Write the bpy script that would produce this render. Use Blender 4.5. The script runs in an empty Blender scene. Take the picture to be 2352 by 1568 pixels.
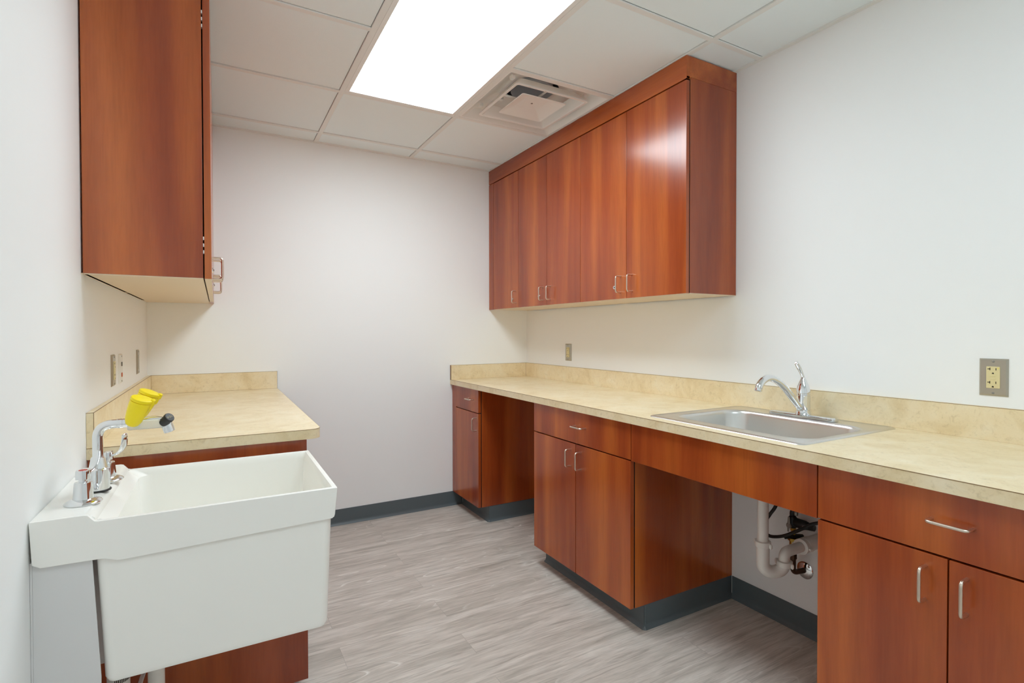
import bpy, bmesh, math, random
from mathutils import Vector, Matrix

random.seed(7)
scene = bpy.context.scene
COL = scene.collection

# ------------------------------------------------------------------ room figures (metres)
# right wall x = 0, back wall y = 0, floor z = 0
XL = -2.411          # left wall
YF = -5.30           # wall behind the camera
H = 2.421            # ceiling
G = 0.6096           # ceiling grid
GX, GY = -0.925, -0.793
ZC, TC = 0.8988, 0.0337   # worktop top and thickness
ZU = 1.401           # underside of wall cabinets
DU = 0.324           # wall cabinet depth
DB = 0.620           # base cabinet depth

# ------------------------------------------------------------------ camera, world, exposure
cam_data = bpy.data.cameras.new('camera')
cam = bpy.data.objects.new('camera', cam_data)
COL.objects.link(cam)
scene.camera = cam
yaw, pitch, roll = 0.5171, -0.0133, -0.0016
fw = Vector((math.sin(yaw) * math.cos(pitch), math.cos(yaw) * math.cos(pitch), math.sin(pitch)))
ri = Vector((math.cos(yaw), -math.sin(yaw), 0))
up = ri.cross(fw)
ri, up = ri * math.cos(roll) + up * math.sin(roll), -ri * math.sin(roll) + up * math.cos(roll)
cam.matrix_world = Matrix(((ri.x, up.x, -fw.x, -2.0797), (ri.y, up.y, -fw.y, -3.4919),
                           (ri.z, up.z, -fw.z, 1.2332), (0, 0, 0, 1)))
cam_data.sensor_width = 36.0
cam_data.lens = 1208.886 / 2352 * 36.0
cam_data.shift_x = -(1185.436 - 1176) / 2352
cam_data.shift_y = (779.454 - 784) / 2352
cam_data.clip_start = 0.02

world = bpy.data.worlds.new('world')
scene.world = world
world.use_nodes = True
world.node_tree.nodes['Background'].inputs[0].default_value = (0.8, 0.85, 0.9, 1)
world.node_tree.nodes['Background'].inputs[1].default_value = 0.3

scene.view_settings.view_transform = 'Standard'
scene.view_settings.look = 'None'
scene.view_settings.gamma = 1.0
scene.view_settings.use_curve_mapping = False
scene.view_settings.exposure = 0.0
scene.cycles.max_bounces = 20
scene.cycles.diffuse_bounces = 14
scene.cycles.glossy_bounces = 6
LAMP, LAMP_FILL = 12.5, 7.5     # emission of the ceiling troffer and of the unseen fill one added


# ------------------------------------------------------------------ materials
def lin(r, g, b):
    f = lambda c: c / 12.92 if c <= 0.04045 else ((c + 0.055) / 1.055) ** 2.4
    return (f(r / 255), f(g / 255), f(b / 255), 1)


def mat(name, color, rough=0.5, metal=0.0, spec=0.5, emit=None, strength=0.0, coat=0.0):
    m = bpy.data.materials.new(name)
    m.use_nodes = True
    b = m.node_tree.nodes['Principled BSDF']
    b.inputs['Base Color'].default_value = color
    b.inputs['Roughness'].default_value = rough
    b.inputs['Metallic'].default_value = metal
    b.inputs['Specular IOR Level'].default_value = spec
    b.inputs['Coat Weight'].default_value = coat
    if emit:
        b.inputs['Emission Color'].default_value = emit
        b.inputs['Emission Strength'].default_value = strength
    return m


def nt(m):
    return m.node_tree.nodes, m.node_tree.links, m.node_tree.nodes['Principled BSDF']


def ramp(N, stops):
    r = N.new('ShaderNodeValToRGB')
    while len(r.color_ramp.elements) < len(stops):
        r.color_ramp.elements.new(0.5)
    for e, (p, c) in zip(r.color_ramp.elements, stops):
        e.position = p
        e.color = c
    return r


def coords(N, L, scale, jitter=True):
    tc = N.new('ShaderNodeTexCoord')
    mp = N.new('ShaderNodeMapping')
    mp.inputs['Scale'].default_value = scale
    src = tc.outputs['Object']
    if jitter:
        oi = N.new('ShaderNodeObjectInfo')
        ml = N.new('ShaderNodeMath'); ml.operation = 'MULTIPLY'; ml.inputs[1].default_value = 37.0
        L.new(oi.outputs['Random'], ml.inputs[0])
        ad = N.new('ShaderNodeVectorMath'); ad.operation = 'ADD'
        L.new(src, ad.inputs[0]); L.new(ml.outputs[0], ad.inputs[1])
        src = ad.outputs[0]
    L.new(src, mp.inputs['Vector'])
    return mp.outputs[0]


def noise(N, L, vec, scale, detail=3, rough=0.5, dist=0.0):
    n = N.new('ShaderNodeTexNoise')
    n.inputs['Scale'].default_value = scale
    n.inputs['Detail'].default_value = detail
    n.inputs['Roughness'].default_value = rough
    n.inputs['Distortion'].default_value = dist
    L.new(vec, n.inputs['Vector'])
    return n.outputs['Fac']


def mix(N, L, fac, a, b, mode='MIX'):
    m = N.new('ShaderNodeMix'); m.data_type = 'RGBA'; m.blend_type = mode
    for sock, v in ((m.inputs[0], fac), (m.inputs[6], a), (m.inputs[7], b)):
        if hasattr(v, 'links'):
            L.new(v, sock)
        else:
            sock.default_value = v
    return m.outputs[2]


def wood(name, scale):
    """cherry laminate: soft broad bands and thin streaks along the grain"""
    m = mat(name, (0.3, 0.08, 0.03, 1), rough=0.20, spec=0.72)
    N, L, b = nt(m)
    v = coords(N, L, scale)
    broad = noise(N, L, v, 7.0, 2, 0.5, 0.3)
    mid = noise(N, L, v, 26.0, 3, 0.55, 0.2)
    fine = noise(N, L, v, 160.0, 2, 0.5)
    c1 = ramp(N, [(0.28, lin(139, 57, 23)), (0.48, lin(162, 73, 30)), (0.70, lin(193, 102, 40))])
    L.new(broad, c1.inputs[0])
    c2 = ramp(N, [(0.32, (0.74, 0.70, 0.68, 1)), (0.5, (1, 1, 1, 1)), (0.72, (1.1, 1.12, 1.1, 1))])
    L.new(mid, c2.inputs[0])
    c3 = ramp(N, [(0.3, (0.90, 0.88, 0.87, 1)), (0.6, (1.03, 1.03, 1.03, 1))])
    L.new(fine, c3.inputs[0])
    o = mix(N, L, 0.45, c1.outputs[0], c2.outputs[0], 'MULTIPLY')
    o = mix(N, L, 0.7, o, c3.outputs[0], 'MULTIPLY')
    L.new(o, b.inputs['Base Color'])
    return m


WOOD = wood('cherry_laminate_upright_grain', (1, 1, 0.07))
WOOD_H = wood('cherry_laminate_level_grain', (1, 0.07, 1))

# grey vinyl planks, laid across the room (along x)
FLOOR = mat('grey_vinyl_plank', lin(160, 152, 145), rough=0.42, spec=0.4)
N, L, b = nt(FLOOR)
tc = N.new('ShaderNodeTexCoord')
br = N.new('ShaderNodeTexBrick')
br.offset = 0.37; br.offset_frequency = 2
br.inputs['Scale'].default_value = 1.0
br.inputs['Brick Width'].default_value = 1.22
br.inputs['Row Height'].default_value = 0.152
br.inputs['Mortar Size'].default_value = 0.0007
br.inputs['Mortar Smooth'].default_value = 0.0
br.inputs['Color1'].default_value = (0, 0, 0, 1)
br.inputs['Color2'].default_value = (1, 1, 1, 1)
br.inputs['Mortar'].default_value = (0.5, 0.5, 0.5, 1)
L.new(tc.outputs['Object'], br.inputs['Vector'])
# every plank takes its grain from another place
pv = N.new('ShaderNodeVectorMath'); pv.operation = 'MULTIPLY_ADD'
pv.inputs[1].default_value = (13.0, 7.0, 5.0)
L.new(br.outputs['Color'], pv.inputs[0]); L.new(tc.outputs['Object'], pv.inputs[2])
mp = N.new('ShaderNodeMapping'); mp.inputs['Scale'].default_value = (0.055, 1, 1)
L.new(pv.outputs[0], mp.inputs['Vector'])
mp2 = N.new('ShaderNodeMapping'); mp2.inputs['Scale'].default_value = (0.16, 1, 1)
L.new(pv.outputs[0], mp2.inputs['Vector'])
g1 = noise(N, L, mp2.outputs[0], 14.0, 4, 0.6, 0.9)
g2 = noise(N, L, mp.outputs[0], 75.0, 5, 0.65, 0.8)
g3 = noise(N, L, mp.outputs[0], 260.0, 2, 0.5)
wv = N.new('ShaderNodeTexNoise'); wv.inputs['Scale'].default_value = 7.0; wv.inputs['Detail'].default_value = 1.0
L.new(mp2.outputs[0], wv.inputs['Vector'])
# cathedral figure: thin contour lines of a slow noise
fr = N.new('ShaderNodeMath'); fr.operation = 'MULTIPLY'; fr.inputs[1].default_value = 16.0
L.new(wv.outputs['Fac'], fr.inputs[0])
fx = N.new('ShaderNodeMath'); fx.operation = 'FRACT'; L.new(fr.outputs[0], fx.inputs[0])
line = ramp(N, [(0.0, (1, 1, 1, 1)), (0.11, (0, 0, 0, 1)), (0.95, (0, 0, 0, 1)), (1.0, (1, 1, 1, 1))])
L.new(fx.outputs[0], line.inputs[0])
patch = ramp(N, [(0.47, (0, 0, 0, 1)), (0.62, (1, 1, 1, 1))])
L.new(noise(N, L, mp2.outputs[0], 5.0, 2, 0.5), patch.inputs[0])
cA = ramp(N, [(0.25, lin(170, 162, 152)), (0.5, lin(200, 191, 182)), (0.75, lin(217, 210, 202))])
L.new(g1, cA.inputs[0])
cB = ramp(N, [(0.30, (0.68, 0.66, 0.64, 1)), (0.47, (1, 1, 1, 1)), (0.68, (1.15, 1.15, 1.15, 1))])
L.new(g2, cB.inputs[0])
cC = ramp(N, [(0.35, (0.90, 0.90, 0.90, 1)), (0.6, (1.03, 1.03, 1.03, 1))])
L.new(g3, cC.inputs[0])
o = mix(N, L, 0.9, cA.outputs[0], cB.outputs[0], 'MULTIPLY')
o = mix(N, L, 1.0, o, cC.outputs[0], 'MULTIPLY')
lm = N.new('ShaderNodeMath'); lm.operation = 'MULTIPLY'
L.new(line.outputs[0], lm.inputs[0]); L.new(patch.outputs[0], lm.inputs[1])
lm2 = N.new('ShaderNodeMath'); lm2.operation = 'MULTIPLY'; lm2.inputs[1].default_value = 0.62
L.new(lm.outputs[0], lm2.inputs[0])
o = mix(N, L, lm2.outputs[0], o, lin(250, 247, 242))
sm = N.new('ShaderNodeMath'); sm.operation = 'MULTIPLY'; sm.inputs[1].default_value = 0.35
L.new(br.outputs['Fac'], sm.inputs[0])
o = mix(N, L, sm.outputs[0], o, lin(96, 90, 86))
L.new(o, b.inputs['Base Color'])
bp_ = N.new('ShaderNodeBump'); bp_.inputs['Strength'].default_value = 0.06; bp_.inputs['Distance'].default_value = 0.002
L.new(g2, bp_.inputs['Height']); L.new(bp_.outputs[0], b.inputs['Normal'])

# beige stone laminate
STONE = mat('beige_stone_laminate', lin(226, 205, 160), rough=0.33, spec=0.45)
N, L, b = nt(STONE)
v = coords(N, L, (1, 1, 1), jitter=False)
s1 = noise(N, L, v, 9.0, 5, 0.62, 0.6)
s2 = noise(N, L, v, 46.0, 5, 0.7, 1.2)
s3 = noise(N, L, v, 130.0, 3, 0.6, 0.6)
c1 = ramp(N, [(0.28, lin(223, 202, 158)), (0.5, lin(236, 219, 182)), (0.72, lin(241, 228, 198))])
L.new(s1, c1.inputs[0])
c2 = ramp(N, [(0.30, (0.80, 0.78, 0.72, 1)), (0.46, (1, 1, 1, 1)), (0.62, (1.0, 1.0, 1.0, 1)), (0.74, (1.08, 1.09, 1.12, 1))])
L.new(s2, c2.inputs[0])
c3 = ramp(N, [(0.28, (0.86, 0.85, 0.80, 1)), (0.42, (1, 1, 1, 1))])
L.new(s3, c3.inputs[0])
o = mix(N, L, 0.75, c1.outputs[0], c2.outputs[0], 'MULTIPLY')
o = mix(N, L, 0.6, o, c3.outputs[0], 'MULTIPLY')
L.new(o, b.inputs['Base Color'])
SEAM = mat('dark_laminate_seam', lin(138, 108, 70), rough=0.6)


def painted(name, color, rough, scale, strength, spec=0.3):
    m = mat(name, color, rough=rough, spec=spec)
    N, L, b = nt(m)
    v = coords(N, L, (1, 1, 1), jitter=False)
    bu = N.new('ShaderNodeBump'); bu.inputs['Strength'].default_value = strength; bu.inputs['Distance'].default_value = 0.001
    L.new(noise(N, L, v, scale, 3, 0.6), bu.inputs['Height'])
    L.new(bu.outputs[0], b.inputs['Normal'])
    return m


WALL = painted('white_wall_paint', lin(246, 248, 248), 0.55, 180, 0.12)
TILE = painted('ceiling_tile', lin(240, 249, 251), 0.85, 260, 0.35, 0.1)
TEE = mat('white_grid_metal', lin(236, 237, 234), 0.5, spec=0.3)
WHITE_METAL = mat('white_painted_metal', lin(240, 240, 237), 0.4, spec=0.4)
DUCT = mat('blue_grey_duct', lin(200, 206, 212), 0.6)
RUBBER = painted('slate_rubber_base', lin(92, 102, 106), 0.42, 60, 0.05, 0.4)
TAN = painted('tan_cabinet_underside', lin(228, 208, 180), 0.4, 90, 0.05, 0.4)
DARKGAP = mat('dark_gap_shade_and_plinth', lin(40, 22, 14), 0.8)  # dark colour for the shade in door gaps, and for the plinths
NICKEL = mat('satin_nickel', lin(225, 212, 196), 0.3, 1.0)
CHROME = mat('chrome', lin(232, 234, 236), 0.06, 1.0)
STEEL = mat('brushed_stainless_steel', lin(224, 223, 220), 0.27, 1.0)
N, L, b = nt(STEEL)
v = coords(N, L, (1, 1, 1), jitter=False)
rr = ramp(N, [(0.3, (0.29, 0.29, 0.29, 1)), (0.7, (0.34, 0.34, 0.34, 1))])
L.new(noise(N, L, v, 300, 2, 0.5), rr.inputs[0]); L.new(rr.outputs[0], b.inputs['Roughness'])
PLATE = mat('stainless_wall_plate', lin(186, 180, 166), 0.38, 1.0)
IVORY = mat('ivory_plastic', lin(226, 213, 162), 0.4)
WHITE_PL = mat('white_plastic', lin(232, 231, 226), 0.35)
PVC = mat('white_pvc', lin(236, 234, 228), 0.35)
SLOT = mat('dark_slot', lin(48, 36, 20), 0.7)
BLACK = mat('black_rubber', lin(24, 23, 22), 0.45)
GREYMET = mat('grey_cast_metal', lin(150, 148, 142), 0.4, 0.8)
BRASS = mat('brass', lin(206, 172, 84), 0.3, 1.0)
BROWN = mat('dark_brown_fitting', lin(78, 54, 38), 0.4, 0.6)
TUBM = mat('white_tub_plastic', lin(247, 246, 241), 0.22, spec=0.45)
BRACKET = mat('white_bracket_metal', lin(222, 222, 222), 0.25, spec=0.5)
YELLOW = mat('yellow_plastic', lin(250, 226, 12), 0.38)
CLEAR = mat('clear_plastic', (0.95, 0.98, 0.97, 1), 0.06)
CLEAR.node_tree.nodes['Principled BSDF'].inputs['Transmission Weight'].default_value = 0.65
CLEAR.node_tree.nodes['Principled BSDF'].inputs['IOR'].default_value = 1.35
GREYJACK = mat('grey_jack', lin(120, 118, 114), 0.5)
ORANGE = mat('orange_jack', lin(206, 104, 66), 0.5)
LED = mat('yellow_green_led', lin(236, 226, 110), 0.4)
REDMARK = mat('red_mark', lin(196, 62, 52), 0.5)
GREYTEXT = mat('pale_lettering', lin(176, 168, 140), 0.5)
LENS, LENS_FILL = (mat('white_acrylic_diffuser', (0.9, 0.9, 0.9, 1), 0.5, emit=(0.855, 0.97, 1.035, 1), strength=q) for q in (LAMP, LAMP_FILL))


# ------------------------------------------------------------------ mesh helpers
def box(bm, x0, x1, y0, y1, z0, z1, bev=0.0, seg=2):
    x0, x1 = min(x0, x1), max(x0, x1)
    y0, y1 = min(y0, y1), max(y0, y1)
    z0, z1 = min(z0, z1), max(z0, z1)
    r = bmesh.ops.create_cube(bm, size=1.0)
    for v in r['verts']:
        v.co = Vector((x0 + (v.co.x + .5) * (x1 - x0), y0 + (v.co.y + .5) * (y1 - y0), z0 + (v.co.z + .5) * (z1 - z0)))
    if bev:
        es = {e for v in r['verts'] for e in v.link_edges}
        bmesh.ops.bevel(bm, geom=list(es), offset=bev, segments=seg, affect='EDGES', profile=0.5)


def hexa(bm, pts, bev=0.0):
    """8 points: bottom ring of four, top ring of four"""
    vs = [bm.verts.new(p) for p in pts]
    fs = [bm.faces.new([vs[i] for i in q]) for q in ((3, 2, 1, 0), (4, 5, 6, 7), (0, 1, 5, 4), (1, 2, 6, 5), (2, 3, 7, 6), (3, 0, 4, 7))]
    bmesh.ops.recalc_face_normals(bm, faces=fs)
    if bev:
        bmesh.ops.bevel(bm, geom=list({e for v in vs for e in v.link_edges}), offset=bev, segments=2, affect='EDGES', profile=0.5)


def loft(bm, loops, cap0=True, cap1=True):
    rings = [[bm.verts.new(p) for p in lp] for lp in loops]
    n = len(rings[0])
    fs = []
    for a, c in zip(rings, rings[1:]):
        for i in range(n):
            fs.append(bm.faces.new((a[i], a[(i + 1) % n], c[(i + 1) % n], c[i])))
    if cap0:
        fs.append(bm.faces.new(list(reversed(rings[0]))))
    if cap1:
        fs.append(bm.faces.new(rings[-1]))
    bmesh.ops.recalc_face_normals(bm, faces=fs)


def rrect(x0, x1, y0, y1, r, z, n=6):
    out = []
    for cx, cy, a0 in ((x1 - r, y1 - r, 0), (x0 + r, y1 - r, 90), (x0 + r, y0 + r, 180), (x1 - r, y0 + r, 270)):
        for i in range(n + 1):
            a = math.radians(a0 + 90 * i / n)
            out.append((cx + r * math.cos(a), cy + r * math.sin(a), z))
    return out


def frame_of(axis):
    a = Vector(axis).normalized()
    t = Vector((0, 0, 1)) if abs(a.z) < 0.9 else Vector((1, 0, 0))
    u = a.cross(t).normalized()
    return a, u, a.cross(u).normalized()


def lathe(bm, base, axis, prof, n=32, sx=1.0, sy=1.0, udir=None):
    """prof: list of (radius, distance along axis)"""
    a, u, w = frame_of(axis)
    if udir is not None:
        u = (Vector(udir) - a * Vector(udir).dot(a)).normalized()
        w = a.cross(u)
    base = Vector(base)
    loops = []
    for r, h in prof:
        r = max(r, 1e-5)
        loops.append([base + a * h + u * (r * sx * math.cos(2 * math.pi * i / n)) + w * (r * sy * math.sin(2 * math.pi * i / n)) for i in range(n)])
    loft(bm, loops)


def smooth_path(pts, k=8):
    pts = [Vector(p) for p in pts]
    out = []
    for i in range(len(pts) - 1):
        p0 = pts[max(i - 1, 0)]; p1 = pts[i]; p2 = pts[i + 1]; p3 = pts[min(i + 2, len(pts) - 1)]
        for j in range(k):
            t = j / k
            out.append(0.5 * ((2 * p1) + (-p0 + p2) * t + (2 * p0 - 5 * p1 + 4 * p2 - p3) * t * t + (-p0 + 3 * p1 - 3 * p2 + p3) * t ** 3))
    out.append(pts[-1])
    return out


def fillet(pts, r, k=6):
    """polyline with rounded corners"""
    pts = [Vector(p) for p in pts]
    out = [pts[0]]
    for a, c, e in zip(pts, pts[1:], pts[2:]):
        d1, d2 = (a - c), (e - c)
        q = min(r, d1.length * .49, d2.length * .49)
        s, t = c + d1.normalized() * q, c + d2.normalized() * q
        for i in range(k + 1):
            f = i / k
            out.append((1 - f) ** 2 * s + 2 * f * (1 - f) * c + f * f * t)
    out.append(pts[-1])
    return out


def sweep(bm, path, rad, n=16, flat=1.0, side=None):
    """tube along path; rad a number or a list; flat squashes it across 'side'"""
    path = [Vector(p) for p in path]
    m = len(path)
    if not isinstance(rad, (list, tuple)):
        rad = [rad] * m
    elif len(rad) != m:
        src = rad
        rad = []
        for i in range(m):
            f = i / (m - 1) * (len(src) - 1); j = min(int(f), len(src) - 2)
            rad.append(src[j] + (src[j + 1] - src[j]) * (f - j))
    t0 = (path[1] - path[0]).normalized()
    u = Vector(side) if side is not None else frame_of(t0)[1]
    loops = []
    for i, p in enumerate(path):
        t = (path[min(i + 1, m - 1)] - path[max(i - 1, 0)]).normalized()
        u = (u - t * u.dot(t)).normalized()
        w = t.cross(u)
        loops.append([p + u * (rad[i] * math.cos(2 * math.pi * q / n)) + w * (rad[i] * flat * math.sin(2 * math.pi * q / n)) for q in range(n)])
    loft(bm, loops)


def prism(bm, poly, axis, a, c):
    """poly: 2-D outline, extruded along axis from a to c (axis y: points are (x, z); axis x: (y, z); axis z: (x, y))"""
    put = {'y': lambda p, t: (p[0], t, p[1]), 'x': lambda p, t: (t, p[0], p[1]), 'z': lambda p, t: (p[0], p[1], t)}[axis]
    loft(bm, [[put(p, a) for p in poly], [put(p, c) for p in poly]])


def obj(name, bm, m, parent=None, kind=None, smooth=35, label=None):
    me = bpy.data.meshes.new(name)
    o = bpy.data.objects.new(name, me)
    if parent is not None:
        root = parent
        off = Vector((0, 0, 0))
        while root is not None:
            off += root.location
            root = root.parent
        bmesh.ops.translate(bm, verts=bm.verts, vec=-off)
        o.parent = parent
    bm.to_mesh(me)
    bm.free()
    me.materials.append(m)
    if smooth:
        me.polygons.foreach_set('use_smooth', [True] * len(me.polygons))
        me.set_sharp_from_angle(angle=math.radians(smooth))
        wn = o.modifiers.new('weighted_normal', 'WEIGHTED_NORMAL')
        wn.keep_sharp = True
        wn.weight = 90
    COL.objects.link(o)
    if kind:
        o['kind'] = kind
    if label:
        o['label'] = label
    return o


def thing(name, label, cat, loc, group=None):
    o = bpy.data.objects.new(name, None)
    o.empty_display_size = 0.05
    o.location = loc
    o['label'] = label
    o['category'] = cat
    if group:
        o['group'] = group
    COL.objects.link(o)
    return o


def tag(o, label, cat, group=None):
    o['label'] = label
    o['category'] = cat
    if group:
        o['group'] = group
    return o


def B():
    return bmesh.new()


def bx(name, m, parent, dims, bev=0.0, **k):
    bm = B(); box(bm, *dims, bev=bev)
    return obj(name, bm, m, parent, **k)


# ------------------------------------------------------------------ room shell
bx('floor', FLOOR, None, (XL - .1, .1, YF - .1, .1, -.05, 0), kind='structure', smooth=0)
bx('wall_right', WALL, None, (0, .1, YF, .1, 0, H + .3), kind='structure', smooth=0)
bx('wall_left', WALL, None, (XL - .1, XL, YF, .1, 0, H + .3), kind='structure', smooth=0)
bx('wall_back', WALL, None, (XL, 0, 0, .1, 0, H + .3), kind='structure', smooth=0)
bx('wall_front', WALL, None, (XL - .1, .1, YF - .1, YF, 0, H + .3), kind='structure', smooth=0)

cols = [GX - 2 * G, GX - G, GX, GX + G]
rows = [GY + G - k * G for k in range(0, 10)]
xs = [XL] + cols + [0.0]
ys = sorted([0.0] + [r for r in rows if r > YF] + [YF])
LIGHTS = [(GX - G, GX, GY - 2 * G, GY), (GX - G, GX, GY - 6 * G, GY - 4 * G)]
VENT = (GX, GX + G, GY - G, GY)
bm = B()
for i in range(len(xs) - 1):
    for j in range(len(ys) - 1):
        cx, cy = (xs[i] + xs[i + 1]) / 2, (ys[j] + ys[j + 1]) / 2
        if any(a < cx < c and d < cy < e for a, c, d, e in LIGHTS + [VENT]):
            continue
        g = 0.0132
        box(bm, xs[i] + g, xs[i + 1] - g, ys[j] + g, ys[j + 1] - g, H + 0.004, H + 0.02, bev=0.002, seg=1)
obj('ceiling', bm, TILE, None, kind='structure', smooth=0)
bm = B()
box(bm, XL - .1, .1, YF - .1, .1, H + .30, H + .34)
obj('ceiling', bm, DUCT, None, kind='structure', smooth=0)
bm = B()
w = 0.012


def gaps(lo, hi, cuts):
    """pieces of lo..hi outside the cuts"""
    out = []; p = lo
    for a, c in sorted(cuts):
        if a > p: out.append((p, a))
        p = max(p, c)
    if p < hi: out.append((p, hi))
    return out


for c in cols:
    box(bm, c - w, c + w, YF, 0, H - 0.0015, H + 0.006, bev=0.0006, seg=1)
    box(bm, c - .001, c + .001, YF, 0, H + .006, H + .035)
for r in rows:
    if r <= YF:
        continue
    cuts = [(a, c) for a, c, d, e in LIGHTS if d + .01 < r < e - .01]
    for a, c in gaps(XL, 0, cuts):
        box(bm, a, c, r - w, r + w, H - 0.001, H + 0.0055, bev=0.0006, seg=1)
obj('trim_1', bm, TEE, None, kind='structure')
bm = B()
for d in ((XL, XL + .02, YF, 0), (-.02, 0, YF, 0)):
    box(bm, *d, H - .0030, H + .006)
for d in ((XL, 0, -.02, 0), (XL, 0, YF, YF + .02)):
    box(bm, *d, H - .0034, H + .0055)
obj('trim_2', bm, TEE, None, kind='structure', smooth=0)


# rubber cove base along the walls
def cove(bm, a, c, n, h=0.0995):
    """cove base from point a to point c (x, y); n the direction into the room"""
    prof = [(0, 0), (.016, 0), (.015, .003), (.009, .007), (.005, .014), (.0035, .022), (.0035, h - .002), (.0025, h), (0, h)]
    lp = [[(p[0] + n[0] * d, p[1] + n[1] * d, z) for d, z in prof] for p in (a, c)]
    loft(bm, lp)


bm = B()
cove(bm, (XL + .55, 0), (-.5440, 0), (0, -1))
obj('baseboard_back', bm, RUBBER, None, kind='structure', smooth=60)
bm = B()
cove(bm, (0, -.436), (0, -1.112), (-1, 0))
cove(bm, (0, -1.871), (0, -2.628), (-1, 0))
cove(bm, (0, -3.26), (0, YF), (-1, 0))
obj('baseboard_right', bm, RUBBER, None, kind='structure', smooth=60)
bm = B()
cove(bm, (XL, -1.56), (XL, YF), (1, 0))
obj('baseboard_left', bm, RUBBER, None, kind='structure', smooth=60)


# ------------------------------------------------------------------ ceiling lights
def troffer(r, label, lens):
    x0, x1, y0, y1 = r
    t = thing('ceiling_light', label, 'ceiling light', ((x0 + x1) / 2, (y0 + y1) / 2, H))
    x0 += .0125; x1 -= .0125; y0 += .0125; y1 -= .0125
    bm = B()
    for d in ((x0, x1, y0, y0 + .02), (x0, x1, y1 - .02, y1), (x0, x0 + .02, y0 + .02, y1 - .02), (x1 - .02, x1, y0 + .02, y1 - .02)):
        box(bm, *d, H - .001, H + .016, bev=.0012)
    obj('frame', bm, WHITE_METAL, t)
    bx('diffuser', lens, t, (x0 + .016, x1 - .016, y0 + .016, y1 - .016, H + .004, H + .007))
    bm = B()
    box(bm, x0, x1, y0, y1, H + .095, H + .10)
    for d in ((x0, x1, y0, y0 + .002), (x0, x1, y1 - .002, y1), (x0, x0 + .002, y0, y1), (x1 - .002, x1, y0, y1)):
        box(bm, *d, H + .016, H + .10)
    obj('housing', bm, WHITE_METAL, t)
    return t


troffer(LIGHTS[0], 'bright recessed ceiling light panel beside the square air vent', LENS)
troffer(LIGHTS[1], 'unseen fill light panel added in the ceiling over the open floor, behind the camera', LENS_FILL)  # unseen fixture, added to light the surfaces facing the camera

# ------------------------------------------------------------------ air vent
vx, vy = (VENT[0] + VENT[1]) / 2, (VENT[2] + VENT[3]) / 2
vent = thing('air_vent', 'square white stepped air vent in the ceiling beside the light panel', 'air vent', (vx, vy, H))


def sq(h, z, r=.02):
    return rrect(vx - h, vx + h, vy - h, vy + h, r, H + z)


bm = B()
loft(bm, [sq(.2915, .012, .004), sq(.2915, .000, .004), sq(.283, -.0005, .010), sq(.279, .003, .014), sq(.250, .052, .04), sq(.16, .086, .06), sq(.125, .095, .08),
          sq(.125, .098, .08), sq(.16, .090, .06), sq(.255, .056, .04), sq(.284, .008, .016)], cap0=False, cap1=False)
obj('face_panel', bm, WHITE_METAL, vent)
bm = B()
loft(bm, [sq(.196, .000, .012), sq(.2000, -.004, .012), sq(.2125, -.004, .014), sq(.2125, .000, .014), sq(.192, .026, .02), sq(.172, .048, .02), sq(.168, .046, .02), sq(.186, .022, .02), sq(.196, .000, .012)], cap0=False, cap1=False)
bm.verts.ensure_lookup_table()
obj('louver_ring', bm, WHITE_METAL, vent)
bm = B()
loft(bm, [sq(.066, .024, .004), sq(.126, -.001, .012), sq(.130, -.004, .012), sq(.132, -.001, .012), sq(.070, .029, .004)])
obj('centre_cone', bm, WHITE_METAL, vent)
bm = B()
lathe(bm, (vx, vy, H + .0238), (0, 0, -1), [(.0001, 0), (.006, 0), (.006, .0012), (.0001, .0018)], 16)
obj('screw', bm, GREYMET, vent)
bm = B()
n = 40
loft(bm, [[(vx + r * math.cos(2 * math.pi * i / n), vy + r * math.sin(2 * math.pi * i / n), H + z) for i in range(n)]
          for r, z in ((.112, .085), (.112, .17), (.0005, .17))], cap0=False, cap1=False)
obj('duct_collar', bm, DUCT, vent)
bm = B()
for sx, sy in ((1, 1), (1, -1), (-1, 1), (-1, -1)):
    for rr_, zz in ((.250, .050), (.150, .075)):
        px, py = vx + sx * rr_ * .86, vy + sy * rr_ * .70
        box(bm, px - .010, px + .010, py - .012, py + .012, H + zz - .022, H + zz - .004, bev=.002)
box(bm, vx - .17, vx + .17, vy - .006, vy + .006, H + .030, H + .034)
box(bm, vx - .006, vx + .006, vy - .17, vy + .17, H + .029, H + .033)
obj('hanger_clips', bm, WHITE_METAL, vent)


# ------------------------------------------------------------------ pulls and locks
def wire_pull(parent, p, n, d, span=0.0795, out=0.033, r=0.0040):
    """p centre on the face, n outward normal, d direction of the bar"""
    p, n, d = Vector(p), Vector(n), Vector(d)
    a, c = p - d * span / 2, p + d * span / 2
    bm = B()
    path = fillet([a, a + n * out, c + n * out, c], 0.011)
    sweep(bm, path, r, 12)
    return obj('handle', bm, NICKEL, parent)


def cam_lock(parent, p, n):
    p, n = Vector(p), Vector(n)
    bm = B()
    lathe(bm, p, n, [(.0001, 0), (.0095, 0), (.0095, .003), (.0080, .0045), (.0001, .0045)], 24)
    o = obj('lock', bm, CHROME, parent)
    bm = B()
    lathe(bm, p + n * .0044, n, [(.0001, 0), (.0032, 0), (.0030, .0012), (.0001, .0012)], 16)
    s = n.cross(Vector((0, 0, 1)))
    q = p + n * .0058
    box(bm, q.x - abs(n.x) * .0003 - abs(s.x) * .0006, q.x + abs(n.x) * .0003 + abs(s.x) * .0006,
        q.y - abs(n.y) * .0003 - abs(s.y) * .0006, q.y + abs(n.y) * .0003 + abs(s.y) * .0006, q.z - .0028, q.z + .0028)
    o2 = obj('lock', bm, SLOT, parent)
    o2.name = 'keyhole'
    return o


def cabinet_face(x, s, t=0.019):
    """front plane x, s = -1 opens towards -x, +1 towards +x: the x range of a door"""
    return (x, x - s * t)


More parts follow.
